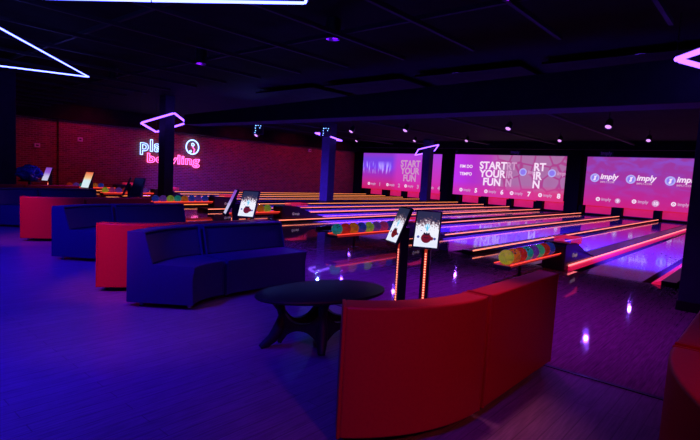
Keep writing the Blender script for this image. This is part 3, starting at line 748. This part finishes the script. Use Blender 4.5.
def rack(wc, u0, u1, hood_u, colours, where, balls_u=None, zb=.385):
    t = thing('ball_return', 'low purple ball return with red lit tray, ' + where, 'ball return', (u0, wc, 0), group='ball returns')
    L = hood_u-u0; zt = zb-.108-.022
    hw = .115
    bm = bmesh.new()   # dished tray
    N = 8; rows = []
    for k in range(N+1):
        y = -hw+2*hw*k/N; z = zt+.045*(y/hw)**2
        rows.append((y, z))
    top = [[bm.verts.new((x, y, z)) for y, z in rows] for x in (0, L)]
    bot = [[bm.verts.new((x, y, z-.025)) for y, z in rows] for x in (0, L)]
    for k in range(N):
        bm.faces.new([top[0][k], top[0][k+1], top[1][k+1], top[1][k]]); bm.faces.new([bot[0][k], bot[1][k], bot[1][k+1], bot[0][k+1]])
    for e in (0, 1):
        for k in range(N): bm.faces.new([top[e][k], bot[e][k], bot[e][k+1], top[e][k+1]])
    for k in (0, N): bm.faces.new([top[0][k], top[1][k], bot[1][k], bot[0][k]])
    obj('tray', bm, M['tray'], t)
    for s in (-1, 1):
        bm = bmesh.new(); tube(bm, [(0, s*(hw+.004), zt+.045), (L, s*(hw+.004), zt+.045)], .008, 8); obj('light_rail', bm, M['led_tray'], t, True)
    bm = bmesh.new(); box(bm, -.04, .01, -hw-.01, hw+.01, zt-.03, zt+.03); bevel(bm, .015, 2); obj('end_stop', bm, M['black'], t)
    bm = bmesh.new(); tube(bm, [(.62, 0, .004), (.62, 0, zt)], .022, 10); tube(bm, [(.62, 0, .004), (.62, 0, .02)], .09, 16); obj('support_stem', bm, M['black'], t)
    # hood: tall front falling to the rear
    prof = [(L, 0.004), (L, .44), (L+.06, .47), (L+.62, .44), (L+1.1, .27), (L+1.75, .105), (L+1.75, .096), (8.79-u0, .096), (8.79-u0, .004)]
    bm = bmesh.new(); A = [bm.verts.new((x, -.19, z)) for x, z in prof]; B = [bm.verts.new((x, .19, z)) for x, z in prof]
    bm.faces.new(A); bm.faces.new(B[::-1]); n = len(prof)
    for k in range(n): bm.faces.new([A[k], A[(k+1) % n], B[(k+1) % n], B[k]])
    bevel(bm, .02, 2); hd = obj('hood', bm, M['hood'], t)
    bm = bmesh.new(); box(bm, L-.012, L+.002, -.16, .16, .02, .42); obj('front_opening', bm, M['black'], hd)
    bm = bmesh.new()
    for k in range(11): x = L+.42+.055*k; tube(bm, [(x, -.15, .40), (x, -.145, .52), (x, .145, .52), (x, .15, .40)], .008, 6)
    for s in (-1, 1):
        for z in (.47, .52): tube(bm, [(L+.40, s*.148, z), (L+1.02, s*.148, z)], .008, 6)
    obj('lit_comb', bm, M['comb'], hd)
    mw = Matrix.Translation((L+.42, -.194, .21)) @ Matrix.Rotation(PI/2, 4, 'X')
    bm = bmesh.new(); disc(bm, 0, .03, 0, .040, 18, .018); obj('hood_logo', bm, M['white_print'], hd, mw=mw)
    text_mesh('hood_logo_text', 'imply', .085, M['white_print'], hd, mw @ Matrix.Translation((.055, .0, 0)), offset=.003, extrude=.001)
    for k, colr in enumerate(colours):
        x = u0+.11+.238*k
        side = .0
        ball(x, wc+side, zb, colr, '%s bowling ball, %s from the front on the rack %s' % (colr, ordn[k], where), 'balls on the rack '+where)
rack(2.84, 6.57, 8.55, 8.62, ['yellow', 'orange', 'red', 'teal', 'purple', 'green', 'red', 'blue'], 'beside the foreground red sofa')
rack(6.22, 6.72, 8.9, 8.75, ['teal', 'red', 'orange', 'blue', 'lime', 'purple', 'magenta', 'blue'], 'left of the nearest consoles')
rack(10.4, 7.3, 9.1, 8.95, ['purple', 'blue', 'red', 'orange', 'orange', 'lime'], 'behind the nearest blue sofa')
rack(13.9, 7.15, 9.1, 9.15, ['blue', 'purple', 'lime', 'teal', 'orange', 'blue', 'purple', 'blue'], 'beside the sign column')
rack(17.95, 7.4, 9.2, 9.25, ['yellow', 'magenta', 'purple', 'red', 'orange', 'blue', 'purple'], 'left of the sign column')
rack(21.2, 7.4, 9.2, 9.25, ['red', 'purple', 'teal', 'red', 'orange', 'blue'], 'farthest away by the brick wall')

# ------------------------------------------------------------------ blue wrapped bundle
t = thing('wrapped_bundle', 'shiny blue plastic bundle standing beyond the farthest sofas at the left', 'bundle', (4.14, 14.32, 0))
bm = bmesh.new(); bmesh.ops.create_icosphere(bm, subdivisions=4, radius=1)
from mathutils import noise
for v in bm.verts:
    d = v.co.copy(); q = 1+.28*noise.noise(d*2.3)+.14*abs(noise.noise(d*6.5))
    v.co = Vector((d.x*.27*q, d.y*.27*q, d.z*.19*q))
obj('wrapping', bm, mat('blue_plastic_wrap', (.04, .10, .75), .15, coat=1), t, False, loc=(0, 0, 1.0))
bm = bmesh.new(); lathe(bm, [(.2, 0), (.2, .02), (.04, .05), (.035, .78), (.24, .79), (.24, .82), (0, .82)], 24); obj('stand', bm, M['black'], t, True)

# ------------------------------------------------------------------ ceiling lamps
def lamp(x, y, z, label, aim, energy, colr, size=75, dots=False, blend=.6, emit=None, scale=1.0):
    t = thing('stage_lamp', label, 'stage lamp', (x, y, z), group='stage lamps under the ceiling')
    d = (Vector(aim)-Vector((x, y, z))).normalized(); q = d.to_track_quat('-Z', 'Y').to_matrix().to_4x4()
    bm = bmesh.new(); lathe(bm, [(.0, .12), (.05, .12), (.075, .06), (.08, -.08), (.07, -.08), (.06, -.06), (.0, -.06)], 20)
    bmesh.ops.scale(bm, vec=(scale,)*3, verts=bm.verts)
    hs = obj('lamp_housing', bm, M['black'], t, True, mw=q)
    bm = bmesh.new()
    if dots:
        disc(bm, .07, .12, -.092, .022, 10)
    else: disc(bm, 0, 0, -.062*scale, .058*scale, 20)
    obj('lens', bm, M['led_cyan'] if dots else (emit or M['led_white']), hs)
    if dots:
        for px_, py_ in ((.09, .02), (.08, -.08), (-.02, .13), (-.12, .12), (-.09, .04), (.10, -.16)):
            b2 = bmesh.new(); disc(b2, px_, py_, -.092, .018, 10); obj('lens', b2, M['led_cyan'], hs)
        bm = bmesh.new(); box(bm, -.22, .22, -.22, .22, -.09, 0); bevel(bm, .02, 1); obj('lamp_panel', bm, M['black'], hs)
    bm = bmesh.new(); tube(bm, [(0, 0, .1), (0, 0, 3.76-z)], .012, 6); tube(bm, [(-.09, 0, 0), (-.09, 0, .12), (.09, 0, .12), (.09, 0, 0)], .008, 6); obj('yoke', bm, M['dark_metal'], t)
    if energy:
        ld = bpy.data.lights.new('stage_lamp_light', 'SPOT'); ld.energy = energy; ld.color = colr; ld.spot_size = math.radians(size); ld.spot_blend = blend; ld.shadow_soft_size = .05
        lo = bpy.data.objects.new('stage_lamp_light', ld); COL.objects.link(lo); lo.matrix_world = Matrix.Translation(Vector((x, y, z))+d*.24) @ q
    return t
UV = (.20, .05, 1.0)
r1 = [(4.05, 'nearest row, rightmost'), (7.1, 'nearest row, second from the right'), (11.25, 'nearest row, third from the right'), (14.03, 'nearest row, leftmost')]
for wv, s in r1:
    lamp(16, wv, 3.30, 'small glowing lamp under the black ceiling over the lanes, ' + s, (13.5, wv, 0), 60, UV, 115, scale=1.45)
r2 = [(4.11, 'right end'), (7.43, 'second from the right end'), (11.83, 'middle'), (14.85, 'second from the left end'), (18.85, 'left end')]
for wv, s in r2:
    lamp(22, wv, 3.42, 'tiny glowing lamp in the far row over the lanes, ' + s, (19.0, wv, 0), 70, UV, 110, scale=1.3)
lamp(16, 20.4, 3.2, 'pink glowing lamp before the brick wall, beside a blue dotted lamp', (13, 20, 0), 160, (1, .05, .2), 90, scale=1.7)
lamp(12.5, 15.9, 3.02, 'lamp with rows of blue dots under the ceiling, left one', (4, 8, 1), 60, (.1, .2, 1), 60, dots=True)
lamp(15.0, 14.6, 3.15, 'lamp with rows of blue dots under the ceiling, right one', (4, 6, 1), 60, (.1, .2, 1), 60, dots=True)

def spot(loc, aim, energy, colr, size=80, blend=.8, r=.15):
    ld = bpy.data.lights.new('room_spot', 'SPOT'); ld.energy = energy; ld.color = colr; ld.spot_size = math.radians(size); ld.spot_blend = blend; ld.shadow_soft_size = r
    lo = bpy.data.objects.new('room_spot', ld); COL.objects.link(lo)
    d = Vector(aim)-Vector(loc); lo.matrix_world = Matrix.Translation(loc) @ d.to_track_quat('-Z', 'Y').to_matrix().to_4x4()
def area(loc, aim, energy, colr, sx, sy):
    ld = bpy.data.lights.new('room_panel', 'AREA'); ld.shape = 'RECTANGLE'; ld.size = sx; ld.size_y = sy; ld.energy = energy; ld.color = colr
    lo = bpy.data.objects.new('room_panel', ld); COL.objects.link(lo)
    d = Vector(aim)-Vector(loc); lo.matrix_world = Matrix.Translation(loc) @ d.to_track_quat('-Z', 'Y').to_matrix().to_4x4()
BLUE = (.02, .0, 1.0)
def can(loc, aim, energy, colr, size, label):
    # black can added around the spot to hide it from the camera
    t = thing('ceiling_downlight', label, 'downlight', (loc[0], loc[1], 3.45), group='black downlight cans under the ceiling')
    bm = bmesh.new(); r = .11
    lathe(bm, [(r, .31), (r, 0), (r-.012, 0), (r-.012, .27), (0, .27)], 20); obj('can', bm, M['black'], t, True)
    spot((loc[0], loc[1], 3.60), aim, energy, colr, size, r=.05)
# blue floods over the walkway left of and behind the camera
spot((0.3, 4.3, 3.6), (0.9, 5.2, 0), 1250, BLUE, 105)
spot((0.4, 8.3, 3.6), (1.2, 9.0, 0), 1250, BLUE, 105)
spot((0.2, .8, 3.5), (1.4, 3.2, 0), 280, (.06, .002, 1.0), 90)
# violet lamps over the approach
DL = 'small black downlight can over the approach'
can((5.3, 2.4), (6.2, 1.6, 0), 430, (.42, .006, 1.0), 105, DL)
can((5.6, 5.4), (6.0, 5.0, 0), 1300, (.13, .004, 1.0), 110, DL)
can((5.6, 9.0), (6.0, 9.0, 0), 900, (.20, .006, 1.0), 110, DL)
can((5.6, 13.0), (6.0, 13.0, 0), 600, (.30, .01, 1.0), 110, DL)
# ultraviolet wash on the lanes from lamps behind the beam
UVW = (.13, .035, 1.0)
for wv in (2.0, 5.4, 9.2, 12.7, 18.0, 21.2):
    spot((9.15, wv, 3.55), (13.6, wv, 0), 6000, UVW, 80)
# red spots added without fixtures, to bring out the upholstery colour
spot((.6, -1.6, 2.9), (2.4, 1.3, .35), 90, (1, .10, .14), 40)
spot((2.9, 1.75, 3.5), (2.75, 1.42, .7), 170, (1, .22, .60), 26)
spot((2.4, -2.6, 3.2), (2.7, .3, .7), 30, (1, .03, .10), 40)
spot((0.1, 4.2, 2.4), (2.35, 5.45, .45), 240, (1, .08, .0), 30)
spot((1.9, 3.9, 3.5), (2.1, 4.1, 0), 70, (1, .22, .04), 40)
spot((0.3, 8.0, 2.4), (2.6, 9.5, .45), 230, (1, .06, .0), 28)
# red wall washers along the brick wall
for x in (9, 13, 17, 21, 25):
    spot((x, 21.6, 3.5), (x, 24, 1.5), 110, (1, .012, .13), 120)
spot((5.5, 21.6, 3.5), (5.5, 24, 1.5), 35, (1, .03, .20), 120)

wd = bpy.data.worlds.new('world'); sc.world = wd; wd.use_nodes = True
wd.node_tree.nodes['Background'].inputs['Color'].default_value = (.02, .01, .05, 1)
wd.node_tree.nodes['Background'].inputs['Strength'].default_value = .0
sc.view_settings.view_transform = 'Standard'; sc.view_settings.look = 'None'; sc.view_settings.gamma = 1; sc.view_settings.use_curve_mapping = False
sc.view_settings.exposure = 0
sc.cycles.use_denoising = True
sc.cycles.max_bounces = 6
sc.cycles.sample_clamp_indirect = 4
